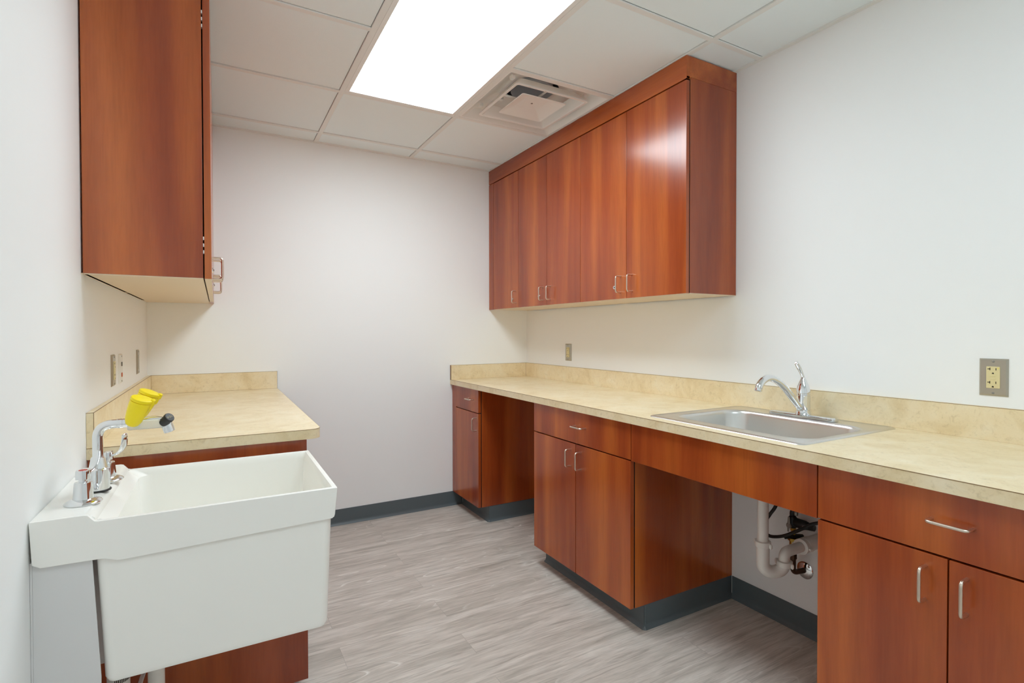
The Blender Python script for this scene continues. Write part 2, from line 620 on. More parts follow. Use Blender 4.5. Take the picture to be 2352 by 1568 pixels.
# ------------------------------------------------------------------ wall cabinets, right wall
ZD = 2.3145          # top of doors
GAP = 0.0017
FX = -DU             # door front plane
CX = FX + 0.019 + 0.003


def wall_unit(name, label, y_near, y_far, doors, wallx, s, front, end=False, group=None):
    """doors: list of (y near, y far, pull y or None, lock y or None); s: +1 faces -x ... outward normal x = -s"""
    n = (-s, 0, 0)
    t = thing(name, label, 'wall cabinet', (wallx, (y_near + y_far) / 2, ZU), group)
    cfront = front + s * 0.0225
    bm = B()
    # carcass: sides, top, back, as thick boards, open to the doors
    x_in, x_out = wallx - s * (.001 if s > 0 else .0045), cfront
    box(bm, x_in, x_out, y_near, y_near + .018, ZU + .002, 2.329, bev=.0008)
    box(bm, x_in, x_out, y_far - .018, y_far, ZU + .002, 2.329)
    box(bm, x_in, x_out, y_near + .018, y_far - .018, 2.311, 2.329)
    box(bm, x_in, x_in - s * .008, y_near + .018, y_far - .018, ZU, 2.311)
    obj('carcass', bm, WOOD, t)
    bx('bottom_panel', TAN, t, (wallx - s * .0005, x_out, y_near + .0006, y_far, ZU, ZU + .0018))
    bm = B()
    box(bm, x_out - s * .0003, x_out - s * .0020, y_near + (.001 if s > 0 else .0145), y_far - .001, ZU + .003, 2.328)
    obj('gap_shade_sheet', bm, DARKGAP, t)  # dark sheet standing in for the shade in the door gaps
    for zh in ((1.505, 2.200) if s < 0 else ()):
        bm = B()
        for dz in (-.021, 0, .021):
            box(bm, front + s * .0194, cfront - s * .0003, y_near + .001, y_near + .014, zh + dz - .005, zh + dz + .005)
        obj('hinge', bm, WHITE_METAL, t, smooth=0)
    for (a, c, py, ly) in doors:
        bm = B()
        box(bm, front, front + s * .019, a + GAP * .6, c - GAP * .6, ZU, ZD, bev=.0010)
        d = obj('door', bm, WOOD, t)
        d.data.materials.append(TAN)
        for f in d.data.polygons:
            if f.normal.z < -.9:
                f.material_index = 1
        wire_pull(d, (front, py, 1.4725), n, (0, 0, 1))
        if ly is not None:
            cam_lock(d, (front, ly, 1.460), n)
    return t


wall_unit('wall_cabinet', 'single-door cherry wall cabinet against the back wall, far end of the long run', -.4375, -.073,
          [(-.4375, -.075, -.4050, -.3580)], 0, 1, FX, group='cherry wall cabinets over the long counter')
wall_unit('wall_cabinet', 'two-door cherry wall cabinet in the middle of the long run, above the small outlet', -1.1270, -.4375,
          [(-.785, -.4375, -.745, -.698), (-1.127, -.785, -.828, None)], 0, 1, FX, group='cherry wall cabinets over the long counter')
wall_unit('wall_cabinet', 'two-door cherry wall cabinet with the light reflected on its door, nearest of the long run', -1.8840, -1.1270,
          [(-1.504, -1.127, -1.462, -1.418), (-1.884, -1.504, -1.545, None)], 0, 1, FX, group='cherry wall cabinets over the long counter')
t = thing('filler', 'narrow cherry filler strip between the back wall and the far wall cabinet', 'filler strip', (FX, -.03, ZU))
bx('face_strip', WOOD, t, (FX + .0005, FX + .019, -.0725, -.001, ZU, ZD + .003))
bx('bottom_panel', TAN, t, (FX + .02, -.001, -.0725, -.001, ZU + .001, ZU + .015))
bm = B()
box(bm, FX, FX + .019, -1.884, -.001, 2.3208, H - .0025, bev=.0008)
box(bm, FX + .019, -.001, -1.884, -1.866, 2.3295, H - .0025, bev=.0008)
box(bm, FX + .0005, FX + .026, -1.884, -1.868, 2.3208, 2.3305)
tag(obj('fascia_board', bm, WOOD_H), 'cherry fascia board between the long run of wall cabinets and the ceiling', 'fascia')

# ------------------------------------------------------------------ wall cabinets, left wall
LFX = XL + .319
wall_unit('wall_cabinet', 'cherry wall cabinet whose tall side panel faces us, above the beige left counter', -1.597, -.800,
          [(-1.597, -1.190, -1.232, -1.290), (-1.190, -.800, -1.150, None)], XL, -1, LFX, group='cherry wall cabinets on the left wall')
wall_unit('wall_cabinet', 'cherry wall cabinet hidden behind the left one, its pulls seen edge-on by the back wall', -.800, -.200,
          [(-.800, -.500, -.545, -.60), (-.500, -.200, -.455, None)], XL, -1, LFX, group='cherry wall cabinets on the left wall')
t = thing('filler', 'cherry filler strip between left wall cabinets and back wall', 'filler strip', (LFX, -.1, ZU))
bx('face_strip', WOOD, t, (LFX - .0005, LFX - .019, -.1985, -.001, ZU, ZD + .003))
bx('bottom_panel', TAN, t, (LFX - .02, XL + .001, -.1985, -.001, ZU + .001, ZU + .015))
bm = B()
box(bm, LFX, LFX - .019, -1.597, -.001, 2.3208, H - .0025, bev=.0008)
box(bm, LFX - .019, XL + .001, -1.597, -1.579, 2.3295, H - .0025, bev=.0008)
tag(obj('fascia_board', bm, WOOD_H), 'cherry fascia board above the wall cabinets on the left wall', 'fascia')
# ------------------------------------------------------------------ base cabinets, right wall
BF = -DB
ZS = 0.7112          # split between drawer and doors
ZB = 0.1005
ZT = ZC - TC         # underside of the worktop
TOE = -.544


def base_unit(label, y_near, y_far, doors, drawers, wallx=0.0, s=1, front=BF, toe=TOE, base_ends=True, split=ZS, floor_panel=None, group='cherry base cabinets under the long counter'):
    n = (-s, 0, 0)
    t = thing('base_cabinet', label, 'base cabinet', (wallx, (y_near + y_far) / 2, 0), group)
    cf = front + s * .0235
    x_in = wallx - s * .0005
    zt = ZT - .001
    bm = B()
    zp = ZB if floor_panel is None else floor_panel
    box(bm, x_in, cf if floor_panel is None else front, y_near, y_near + .018, zp, zt, bev=.0008)
    box(bm, x_in, cf, y_far - .018, y_far, ZB, zt, bev=.0008)
    box(bm, x_in, cf, y_near + .018, y_far - .018, ZB, ZB + .018)
    box(bm, x_in, x_in - s * .008, y_near + .018, y_far - .018, ZB + .018, zt)
    box(bm, x_in - s * .009, cf, y_near + .018, y_far - .018, zt - .018, zt)
    obj('carcass', bm, WOOD, t)
    bx('gap_shade_sheet', DARKGAP, t, (cf - s * .0003, cf - s * .0020, y_near + (.001 if floor_panel is None else .0185), y_far - .001, ZB + .001, zt))  # thin dark sheet that paints shade into the drawer and door gaps
    # recessed plinth wrapped in rubber cove base
    bm = B()
    ya = y_near + (.004 if base_ends else .02)
    yb = y_far - .004
    box(bm, x_in, toe + s * .004, ya, yb, 0, ZB - .0005)
    obj('plinth', bm, DARKGAP, t)
    bm = B()
    cove(bm, (toe + s * .0035, ya - .0035), (toe + s * .0035, yb + .0035), (-s, 0), ZB - .001)
    if base_ends:
        cove(bm, (toe, ya + .0005), (x_in, ya + .0005), (0, -1), ZB - .001)
        cove(bm, (toe, yb - .0005), (x_in, yb - .0005), (0, 1), ZB - .001)
        # rounded outside corner of the cove foot
        for yc, sg in ((ya, -1), (yb, 1)):
            lathe(bm, (toe + s * .004, yc, 0), (0, 0, 1), [(.0155, 0), (.0148, .003), (.009, .007), (.0052, .014), (.0042, .022), (.0042, ZB - .0015)], 24)
    obj('rubber_base', bm, RUBBER, t, smooth=60)
    for (a, c, py) in doors:
        bm = B()
        box(bm, front, front + s * .019, a + GAP, c - GAP, ZB, split - .0028, bev=.0010)
        d = obj('door', bm, WOOD, t)
        wire_pull(d, (front, py, .6385), n, (0, 0, 1))
    for (a, c, py) in drawers:
        bm = B()
        box(bm, front, front + s * .019, a + GAP, c - GAP, split + .0024, ZT - .003, bev=.0010)
        d = obj('drawer', bm, WOOD, t)
        wire_pull(d, (front, py, .7945), n, (0, 1, 0))
    return t


base_unit('narrow cherry base cabinet against the back wall, with one door and one drawer', -.433, -.0655,
          [(-.433, -.0655, -.405)], [(-.433, -.0655, -.325)])
base_unit('cherry base cabinet between the two open knee spaces, with two doors and one wide drawer', -1.8675, -1.1145,
          [(-1.8675, -1.489, -1.530), (-1.489, -1.1145, -1.450)], [(-1.8675, -1.1145, -1.526)])
base_unit('nearest cherry base cabinet, cut off by the right edge of the view', -3.240, -2.632,
          [(-3.240, -2.936, -2.972), (-2.936, -2.632, -2.892)], [(-3.240, -2.632, -2.943)])
o = bx('filler_strip', WOOD, None, (BF + .001, BF + .019, -.0645, -.001, ZB, ZT - .002))
tag(o, 'narrow cherry filler strip between the back wall and the narrow base cabinet', 'filler strip')
bm = B()
box(bm, TOE + .0035, TOE + .02, -.069, -.0045, 0.0, ZB - .001)
cove(bm, (TOE + .0035, -.069), (TOE + .0035, -.018), (-1, 0), ZB - .001)
tag(obj('toe_kick_strip', bm, RUBBER, smooth=60), 'dark rubber toe kick strip in the corner below the far filler strip', 'toe kick')
bm = B()
box(bm, BF, BF + .019, -2.630, -1.8695, .7105, ZT - .0012, bev=.0010)
tag(obj('apron_panel', bm, WOOD), 'cherry apron panel hiding the sink above the open space with the drain pipe', 'apron panel')

# ------------------------------------------------------------------ worktop, right wall
SX0, SX1, SY0, SY1 = -.587, -.036, -2.568, -1.929     # sink outer rim
HX0, HX1, HY0, HY1 = SX0 + .015, SX1 - .015, SY0 + .015, SY1 - .015
WF = -.6364
WYN = -3.262
top = thing('worktop', 'long beige stone-look worktop with the stainless steel sink, along the right wall', 'worktop', (0, -1.6, ZT))
bm = B()
box(bm, WF, -.0005, HY1, -.0005, ZT, ZC)
box(bm, WF, -.0005, WYN, HY0, ZT, ZC)
box(bm, WF, HX0, HY0, HY1, ZT, ZC)
box(bm, HX1, -.0005, HY0, HY1, ZT, ZC)
obj('slab', bm, STONE, top, smooth=0)
bx('seam_line', SEAM, top, (WF - .0004, WF + .0006, WYN, -.0005, ZC - .0014, ZC + .0003), smooth=0)
HS, TS = .1031, .0184
bm = B()
box(bm, -TS, -.0005, WYN, -.0005, ZC, ZC + HS, bev=.0006, seg=1)
obj('backsplash', bm, STONE, top)
bm = B()
box(bm, WF + .001, -TS - .0004, -TS, -.0005, ZC, ZC + HS, bev=.0006, seg=1)
obj('backsplash', bm, STONE, top)
bm = B()
box(bm, -TS - .0003, -TS + .0012, WYN, -TS, ZC + HS - .001, ZC + HS + .0004)
box(bm, WF, -TS, -TS - .0003, -TS + .0012, ZC + HS - .001, ZC + HS + .0004)
box(bm, WF + .0006, WF + .0016, -TS - .0002, -.0005, ZC, ZC + HS + .0004)
box(bm, -TS - .0006, -TS, -TS - .0006, -TS, ZC, ZC + HS)
obj('seam_line', bm, SEAM, top, smooth=0)

# ------------------------------------------------------------------ left base cabinet and worktop
LPX = XL + .600
base_unit('cherry base cabinet on the left, its plain end panel showing behind the white tub', -1.543, -.002,
          [(-1.523, -1.16, -1.20), (-1.16, -.78, -1.12), (-.78, -.39, -.43), (-.39, -.002, -.35)],
          [(-1.523, -.78, -1.16), (-.78, -.002, -.39)], wallx=XL, s=-1, front=LPX + .0005, toe=XL + .525,
          base_ends=False, floor_panel=.024, group=None)
left = thing('worktop', 'shorter beige stone-look worktop with a rounded corner, on the left behind the tub', 'worktop', (XL, -.8, ZT))
lx1 = XL + .6475
yn = -1.556
r_ = .038
outl = [(XL + .0005, -.0005), (XL + .0005, yn)]
for i in range(9):
    a = math.radians(-90 + 90 * i / 8)
    outl.append((lx1 - r_ + r_ * math.cos(a), yn + r_ + r_ * math.sin(a)))
outl.append((lx1, -.0005))
bm = B()
prism(bm, outl, 'z', ZT, ZC)
obj('slab', bm, STONE, left, smooth=30)
bm = B()
ring = [Vector((p[0], p[1], ZC - .0008)) for p in outl[1:]]
sweep(bm, ring, .0009, 6, side=(0, 0, 1))
obj('seam_line', bm, SEAM, left, smooth=0)
bm = B()
box(bm, XL + .0005, XL + TS, yn + .001, -.0005, ZC, ZC + HS, bev=.0006, seg=1)
obj('backsplash', bm, STONE, left)
bm = B()
box(bm, XL + TS + .0004, lx1 - .001, -TS, -.0005, ZC, ZC + HS, bev=.0006, seg=1)
obj('backsplash', bm, STONE, left)
bm = B()
box(bm, XL + TS - .0012, XL + TS + .0003, yn + .0005, -TS, ZC + HS - .001, ZC + HS + .0004)
box(bm, XL + TS, lx1 - .001, -TS - .0003, -TS + .0012, ZC + HS - .001, ZC + HS + .0004)
box(bm, XL + .0005, XL + TS, yn + .0005, yn + .0015, ZC + HS - .001, ZC + HS + .0004)
box(bm, XL + TS - .001, XL + TS + .0003, yn + .0006, yn + .0015, ZC, ZC + HS)
box(bm, XL + TS, lx1, -TS - .0004, -TS, ZC, ZC + .0008)
box(bm, lx1 - .0015, lx1 - .0005, -TS - .0003, -.0005, ZC, ZC + HS + .0004)
obj('seam_line', bm, SEAM, left, smooth=0)

# ------------------------------------------------------------------ stainless sink
sink = thing('drop_in_sink', 'rectangular stainless steel sink set into the long worktop below the lever faucet', 'sink', ((SX0 + SX1) / 2, (SY0 + SY1) / 2, ZC))
BX0, BX1, BY0, BY1 = -.520, -.140, -2.534, -1.985
R = lambda x0, x1, y0, y1, r, z: rrect(x0, x1, y0, y1, r, ZC + z, 10)
bm = B()
loft(bm, [R(SX0, SX1, SY0, SY1, .024, .0002), R(SX0 + .002, SX1 - .002, SY0 + .002, SY1 - .002, .023, .0036), R(SX0 + .010, SX1 - .010, SY0 + .010, SY1 - .010, .018, .0055),
          R(SX0 + .016, SX1 - .016, SY0 + .016, SY1 - .016, .016, .0035), R(BX0 - .012, BX1 + .012, BY0 - .012, BY1 + .012, .085, .0030),
          R(BX0 - .003, BX1 + .003, BY0 - .003, BY1 + .003, .080, .0042), R(BX0 + .003, BX1 - .003, BY0 + .003, BY1 - .003, .078, -.001),
          R(BX0 + .008, BX1 - .008, BY0 + .008, BY1 - .008, .075, -.012), R(BX0 + .020, BX1 - .020, BY0 + .020, BY1 - .020, .07, -.105), R(BX0 + .030, BX1 - .030, BY0 + .030, BY1 - .030, .065, -.140),
          R(BX0 + .060, BX1 - .060, BY0 + .060, BY1 - .060, .05, -.154), R(BX0 + .15, BX1 - .15, BY0 + .22, BY1 - .22, .03, -.157)], cap0=False)
obj('bowl', bm, STEEL, sink, smooth=50)
bm = B()
lathe(bm, (-.33, -2.255, ZC - .1565), (0, 0, 1), [(.0001, 0), (.044, 0), (.044, .002), (.038, .003), (.034, .0005), (.0001, .0005)], 32)
obj('drain_strainer', bm, CHROME, sink)

# ------------------------------------------------------------------ sink faucet
kf = thing('kitchen_faucet', 'chrome single-lever faucet with an arched spout, on the stainless sink', 'faucet', (-.098, -2.262, ZC + .004))
z0 = ZC + .0043
bm = B()
loft(bm, [rrect(-.127, -.069, -2.397, -2.127, .0285, z0, 8), rrect(-.127, -.069, -2.397, -2.127, .0285, z0 + .008, 8),
          rrect(-.122, -.074, -2.392, -2.132, .0235, z0 + .0125, 8), rrect(-.112, -.084, -2.37, -2.154, .0135, z0 + .0145, 8)])
obj('deck_plate', bm, CHROME, kf)
fb = Vector((-.098, -2.266, z0))
bm = B()
lathe(bm, fb, (0, 0, 1), [(.031, .010), (.029, .015), (.0265, .020), (.0262, .026), (.0245, .027), (.0245, .0285), (.0255, .030), (.0252, .083), (.0235, .0835), (.0235, .0848), (.0252, .0855), (.0250, .0925)], 40)
obj('body', bm, CHROME, kf)
bm = B()
lathe(bm, fb, (0, 0, 1), [(.0250, .094), (.0245, .105), (.0205, .122), (.0135, .138), (.0090, .149), (.0075, .154)], 40)
p0 = fb + Vector((0, 0, .149))
sweep(bm, smooth_path([p0, p0 + Vector((-.006, .0, .014)), p0 + Vector((-.022, 0, .036)), p0 + Vector((-.042, 0, .060)), p0 + Vector((-.047, 0, .0635))], 8),
      [.0085, .0068, .0078, .0100, .0088, .003], 20, flat=.75, side=(0, 1, 0))
obj('lever_handle', bm, CHROME, kf)
bm = B()
pts = [(-.104, -2.266, .937), (-.130, -2.266, .950), (-.172, -2.266, .986), (-.222, -2.266, 1.028), (-.268, -2.266, 1.054), (-.308, -2.266, 1.064), (-.342, -2.266, 1.056), (-.362, -2.266, 1.040), (-.368, -2.266, 1.030)]
sweep(bm, smooth_path(pts, 8), [.0095, .0125, .0125, .0125, .0125, .0125, .0128, .0132, .0135], 24)
obj('spout', bm, CHROME, kf)
bm = B()
a_ = Vector((-.368, -2.266, 1.030)); dr = Vector((-.30, 0, -.95)).normalized()
lathe(bm, a_, dr, [(.0135, -.001), (.0125, .0006), (.0125, .0016), (.0135, .003), (.0132, .011), (.0001, .0115)], 28)
obj('aerator', bm, CHROME, kf)


# ------------------------------------------------------------------ wall plates
def plate_bm(wx, s, y, z, w=.070, h=.1145, t=.006):
    """s: +1 for a wall facing +x, -1 for one facing -x"""
    bm = B()
    loft(bm, [[(wx + s * d, y + a * (w / 2 - i), z + c * (h / 2 - i)) for a, c in ((-1, -1), (1, -1), (1, 1), (-1, 1))] for d, i in ((.0002, 0), (.0016, 0), (t, .0048))])
    return bm


def screw(parent, wx, s, y, z, d=.006):
    bm = B()
    lathe(bm, (wx + s * d, y, z), (s, 0, 0), [(.0001, -.0005), (.0035, -.0005), (.0033, .0008), (.0020, .0014), (.0001, .0015)], 16)
    o = obj('screw', bm, GREYMET, parent)
    return o


def gfci(wx, s, y, z, label):
    t = thing('outlet', label, 'outlet', (wx, y, z))
    obj('plate', plate_bm(wx, s, y, z), PLATE, t)
    d0, d1 = .0055, .0085
    bm = B()
    box(bm, wx + s * d0, wx + s * d1, y - .0165, y + .0165, z - .0333, z + .0333, bev=.0012)
    rc = obj('receptacle', bm, IVORY, t)
    l = -s            # viewer's left along y: +1 on the right wall
    f0, f1 = wx + s * (d1 - .0003), wx + s * (d1 + .00025)
    for zz in (.0257, -.0155):
        bm = B()
        q = z + zz
        box(bm, f0, f1, y + l * .0062, y + l * .0082, q - .0040, q + .0040)
        box(bm, f0, f1, y + l * .0082, y + l * .0132, q - .0010, q + .0012)
        box(bm, f0, f1, y - l * .0062, y - l * .0082, q - .0040, q + .0030)
        prism(bm, [(y + .0027 * math.cos(math.radians(k)), q - .0142 + .0046 * math.sin(math.radians(k)) - .001) for k in range(0, 181, 20)], 'x', f0, f1)
        obj('socket_holes', bm, SLOT, rc)
    bm = B()
    box(bm, f0, wx + s * (d1 + .0008), y - .0065, y + .0075, z + .0018, z + .0072, bev=.0004)
    box(bm, f0, wx + s * (d1 + .0008), y - .0068, y + .0068, z - .0078, z - .0022, bev=.0004)
    obj('buttons', bm, IVORY, rc)
    bm = B()
    box(bm, f0, f1, y - l * .0105, y - l * .0140, z + .0262, z + .0298)
    obj('indicator', bm, LED, rc)
    screw(t, wx, s, y, z + .0484); screw(t, wx, s, y, z - .0484)
    return t


gfci(0, -1, -2.812, 1.0930, 'ivory outlet in a steel plate on the right wall, near the right edge')
gfci(0, -1, -.5585, 1.0985, 'small steel-plated outlet on the right wall under the far wall cabinets')
gfci(XL, 1, -1.104, 1.0975, 'steel wall plate with outlet on the left wall, nearest of three over the counter')
t = thing('data_plate', 'white wall plate with grey and orange jacks on the left wall', 'wall plate', (XL, -.935, 1.0945))
yy, zz = -.935, 1.0945
obj('plate', plate_bm(XL, 1, yy, zz), WHITE_PL, t)
bx('jack', GREYJACK, t, (XL + .0055, XL + .0085, yy - .009, yy + .009, zz + .010, zz + .026), bev=.0008, label='grey jack')
bx('jack', ORANGE, t, (XL + .0055, XL + .0085, yy - .009, yy + .009, zz - .032, zz - .016), bev=.0008, label='orange jack')
screw(t, XL, 1, yy, zz + .0484); screw(t, XL, 1, yy, zz - .0484)
t = thing('outlet', 'steel wall plate on the left wall, farthest of three, beside the corner', 'outlet', (XL, -.417, 1.0965))
yy, zz = -.417, 1.0965
obj('plate', plate_bm(XL, 1, yy, zz), PLATE, t)
bm = B()
box(bm, XL + .0055, XL + .0075, yy - .0165, yy + .0165, zz - .0333, zz + .0333, bev=.001)
obj('receptacle', bm, PLATE, t)
screw(t, XL, 1, yy, zz + .0484); screw(t, XL, 1, yy, zz - .0484)

# ------------------------------------------------------------------ drain trap under the sink
tx, ty = -.300, -2.238
PR = .0205
trap = thing('drain_trap', 'white plastic drain trap curving under the sink to the wall', 'drain trap', (tx, ty, .33))
bm = B()
sweep(bm, [(tx, ty, ZC - .156), (tx, ty, .6), (tx, ty, .415)], .0195, 28)
obj('tailpiece', bm, PVC, trap)
ux, uy = tx + .070, ty - .040        # second leg of the bend
mx, my = (tx + ux) / 2, (ty + uy) / 2
bm = B()
hd = math.hypot(ux - tx, uy - ty) / 2
pth = [Vector((tx, ty, .447)), Vector((tx, ty, .40))]
for i in range(0, 19):
    a = math.pi * i / 18
    pth.append(Vector((mx - (ux - tx) / 2 * math.cos(a), my - (uy - ty) / 2 * math.cos(a), .366 - hd * .86 * math.sin(a))))
pth += [Vector((ux, uy, .368)), Vector((ux, uy, .371))]
sweep(bm, pth, .0232, 28)
obj('bend', bm, PVC, trap)


def slip_nut(p, axis, r=.0285):
    bm = B()
    lathe(bm, p, axis, [(.022, -.002), (r, 0), (r, .016), (r - .002, .020), (.021, .021)], 28)
    a, u, w = frame_of(axis)
    for sgn in (1, -1):
        q = Vector(p) + u * sgn * (r + .004) + a * .012
        lathe(bm, q - a * .010, a, [(.003, 0), (.0055, .004), (.0055, .014), (.003, .018)], 12)
    return obj('slip_nut', bm, PVC, trap)


slip_nut((tx, ty, .448), (0, 0, -1))
slip_nut((ux, uy, .373), (0, 0, -1))
bm = B()
arm_y = uy
sweep(bm, fillet([(ux, uy, .355), (ux, uy, .405), (-.085, arm_y, .405)], .046, 10), .0195, 28)
obj('trap_arm', bm, PVC, trap)
slip_nut((-.128, arm_y, .405), (1, 0, 0), .0300)
bm = B()
lathe(bm, (-.106, arm_y, .405), (1, 0, 0), [(.0265, 0), (.0295, .002), (.0295, .030), (.027, .031), (.027, .105)], 32)
obj('wall_adapter', bm, PVC, trap)

# ------------------------------------------------------------------ mixing valve, supply fittings and hoses
vpx, vpy = -.062, -2.206
valve = thing('supply_valve', 'dark supply valve with a brass body and grey lever on the wall under the sink', 'valve', (0, vpy, .26))
bm = B()
lathe(bm, (-.0006, vpy - .012, .262), (-1, 0, 0), [(.0345, 0), (.0345, .002), (.028, .007), (.014, .010), (.012, .010)], 36)
obj('escutcheon', bm, CHROME, valve)
bm = B()
sweep(bm, fillet([(-.004, vpy - .012, .262), (vpx, vpy, .262), (vpx, vpy, .335)], .02, 8), .0105, 18)
lathe(bm, (vpx, vpy, .318), (0, 0, 1), [(.0105, 0), (.0145, .002), (.0145, .017), (.0105, .019), (.013, .022), (.013, .030)], 8)
obj('elbow', bm, BROWN, valve)
bm = B()
lathe(bm, (vpx, vpy, .345), (0, 0, 1), [(.012, 0), (.018, .004), (.018, .022), (.014, .025), (.014, .046), (.020, .048), (.020, .058), (.015, .060)], 8)
lathe(bm, (vpx, vpy, .40), (0, 0, 1), [(.008, 0), (.008, .030), (.011, .032), (.011, .046)], 14)
obj('brass_body', bm, BRASS, valve)
bm = B()
sweep(bm, [(vpx - .026, vpy + .022, .400), (vpx - .010, vpy + .008, .410), (vpx + .030, vpy - .022, .410)], [.009, .016, .014], 16, flat=.55)
obj('grip', bm, BLACK, valve)
bm = B()
lathe(bm, (vpx - .004, vpy, .445), (0, 0, 1), [(.012, 0), (.017, .006), (.019, .020), (.017, .040), (.011, .047)], 18)
sweep(bm, fillet([(vpx, vpy, .462), (vpx, vpy + .004, .518), (vpx + .020, vpy - .04, .520), (vpx + .030, vpy - .12, .515)], .02, 6), .0115, 16)
lathe(bm, (vpx - .004, vpy - .004, .470), (0, -1, 0), [(.012, 0), (.019, .01), (.019, .045), (.015, .06), (.012, .085)], 18)
obj('valve_body', bm, BLACK, valve)
bm = B()
lathe(bm, (vpx - .022, vpy + .002, .457), (-1, 0, 0), [(.0001, 0), (.011, 0), (.011, .006), (.008, .009), (.0001, .009)], 20)
sweep(bm, [(vpx - .027, vpy + .002, .457), (vpx - .028, vpy + .001, .492)], [.007, .004], 12, flat=.5)
sweep(bm, [(vpx - .027, vpy + .002, .457), (vpx - .028, vpy + .004, .432)], [.006, .003], 12, flat=.5)
obj('lever', bm, GREYMET, valve)
bm = B()
lathe(bm, (vpx - .010, vpy - .018, .500), (0, 0, 1), [(.006, 0), (.008, .002), (.008, .014), (.006, .016)], 8)
obj('compression_nut', bm, GREYMET, valve)
bm = B()
lathe(bm, (vpx - .026, vpy - .062, .468), (-1, 0, 0), [(.0001, -.01), (.009, -.01), (.009, .004), (.0001, .005)], 8)
obj('compression_nut', bm, GREYMET, valve)


def hose(path, r, label):
    bm = B()
    sweep(bm, smooth_path(path, 10), r, 12)
    return tag(obj('supply_hose', bm, BLACK, None), label, 'hose', 'black hoses under the sink')


hose([(-.120, -2.215, .72), (-.120, -2.190, .60), (-.120, -2.168, .53), (-.115, -2.138, .485), (-.110, -2.112, .440), (-.112, -2.116, .408), (-.120, -2.142, .400), (-.120, -2.175, .408),
      (-.124, -2.212, .426), (-.124, -2.257, .457), (-.122, -2.300, .489), (-.12, -2.332, .511), (-.11, -2.45, .56), (-.10, -2.60, .58)],
     .0066, 'black hose looping from the faucet past the drain pipe to the right')
hose([(vpx - .010, vpy - .018, .512), (vpx - .010, vpy - .018, .56), (-.085, -2.235, .66), (-.095, -2.26, .74)], .0055, 'short black hose rising straight up from the valve')

# ------------------------------------------------------------------ laundry tub
TX1 = -1.815
TYN, TYF = -2.106, -1.616
ZR, ZK = .840, .856
tub = thing('laundry_tub', 'white plastic laundry tub hung on the left wall, in the foreground', 'utility sink', (XL, (TYN + TYF) / 2, .484))
w_ = .0125
prof = [(XL + .002, ZK), (-2.322, ZK), (-2.316, ZK - .0015), (-2.305, ZR + .0015), (-2.299, ZR), (TX1, ZR), (TX1 - .0065, .772), (TX1 - .0085, .766), (TX1 - .014, .7625),
        (-2.262, .7495), (-2.268, .750), (-2.286, .7575), (-2.293, .759), (-2.392, .7605), (XL + .006, .7685)]
bm = B()
prism(bm, prof, 'y', TYN, TYN + w_)
prism(bm, prof, 'y', TYF - w_, TYF)
hexa(bm, [(TX1 - .0205, TYN + w_, .7625), (TX1 - .0085, TYN + w_, .766), (TX1 - .0085, TYF - w_, .766), (TX1 - .0205, TYF - w_, .7625),
          (TX1 - w_, TYN + w_, ZR), (TX1, TYN + w_, ZR), (TX1, TYF - w_, ZR), (TX1 - w_, TYF - w_, ZR)])
prism(bm, [(XL + .002, ZK - .001), (-2.322, ZK - .001), (-2.306, ZK - .010), (-2.300, ZK - .026), (XL + .002, ZK - .026)], 'y', TYN + w_, TYF - w_)
bmesh.ops.bevel(bm, geom=[e for e in bm.edges if len(e.link_faces) == 2 and e.calc_face_angle(0) > .9], offset=.0022, segments=2, affect='EDGES', profile=.5)
obj('rim', bm, TUBM, tub, smooth=40)
bm = B()
RR = lambda x0, x1, y0, y1, r, z: rrect(x0, x1, y0, y1, r, z, 6)
loft(bm, [RR(-2.270, -1.862, TYN + .034, TYF - .034, .012, .482), RR(-2.290, -1.842, TYN + .016, TYF - .016, .018, .486), RR(-2.2945, -1.837, TYN + .0125, TYF - .0125, .020, .496),
          RR(-2.306, -1.8275, TYN + .0095, TYF - .0095, .018, .757), RR(-2.303, TX1 - w_ - .001, TYN + w_ - .0005, TYF - w_ + .0005, .010, .768),
          RR(-2.303, TX1 - w_ + .001, TYN + w_ - .001, TYF - w_ + .001, .010, ZR - .001),
          RR(-2.300, TX1 - w_ - .0015, TYN + w_ + .0015, TYF - w_ - .0015, .018, ZR - .003),
          RR(-2.276, TX1 - w_ - .008, TYN + w_ + .006, TYF - w_ - .006, .03, ZR - .020),
          RR(-2.262, TX1 - w_ - .022, TYN + w_ + .018, TYF - w_ - .018, .045, .56), RR(-2.252, TX1 - w_ - .034, TYN + w_ + .03, TYF - w_ - .03, .045, .525),
          RR(-2.22, TX1 - w_ - .06, TYN + w_ + .06, TYF - w_ - .06, .03, .512), RR(-2.12, TX1 - w_ - .18, TYN + .20, TYF - .20, .02, .508)])
obj('basin', bm, TUBM, tub, smooth=40)
# painted wall bracket that carries the tub
bm = B()
for y0_, y1_ in ((TYN + .0125, TYN + .0155), (TYF - .0155, TYF - .0125)):
    prism(bm, [(XL + .0045, .770), (-2.3115, .764), (-2.2985, .506), (-2.2985, .30), (XL + .0045, .30)], 'y', y0_, y1_)
box(bm, XL + .0005, XL + .0042, TYN + .0125, TYF - .0125, .30, .770)
obj('wall_bracket', bm, BRACKET, tub)

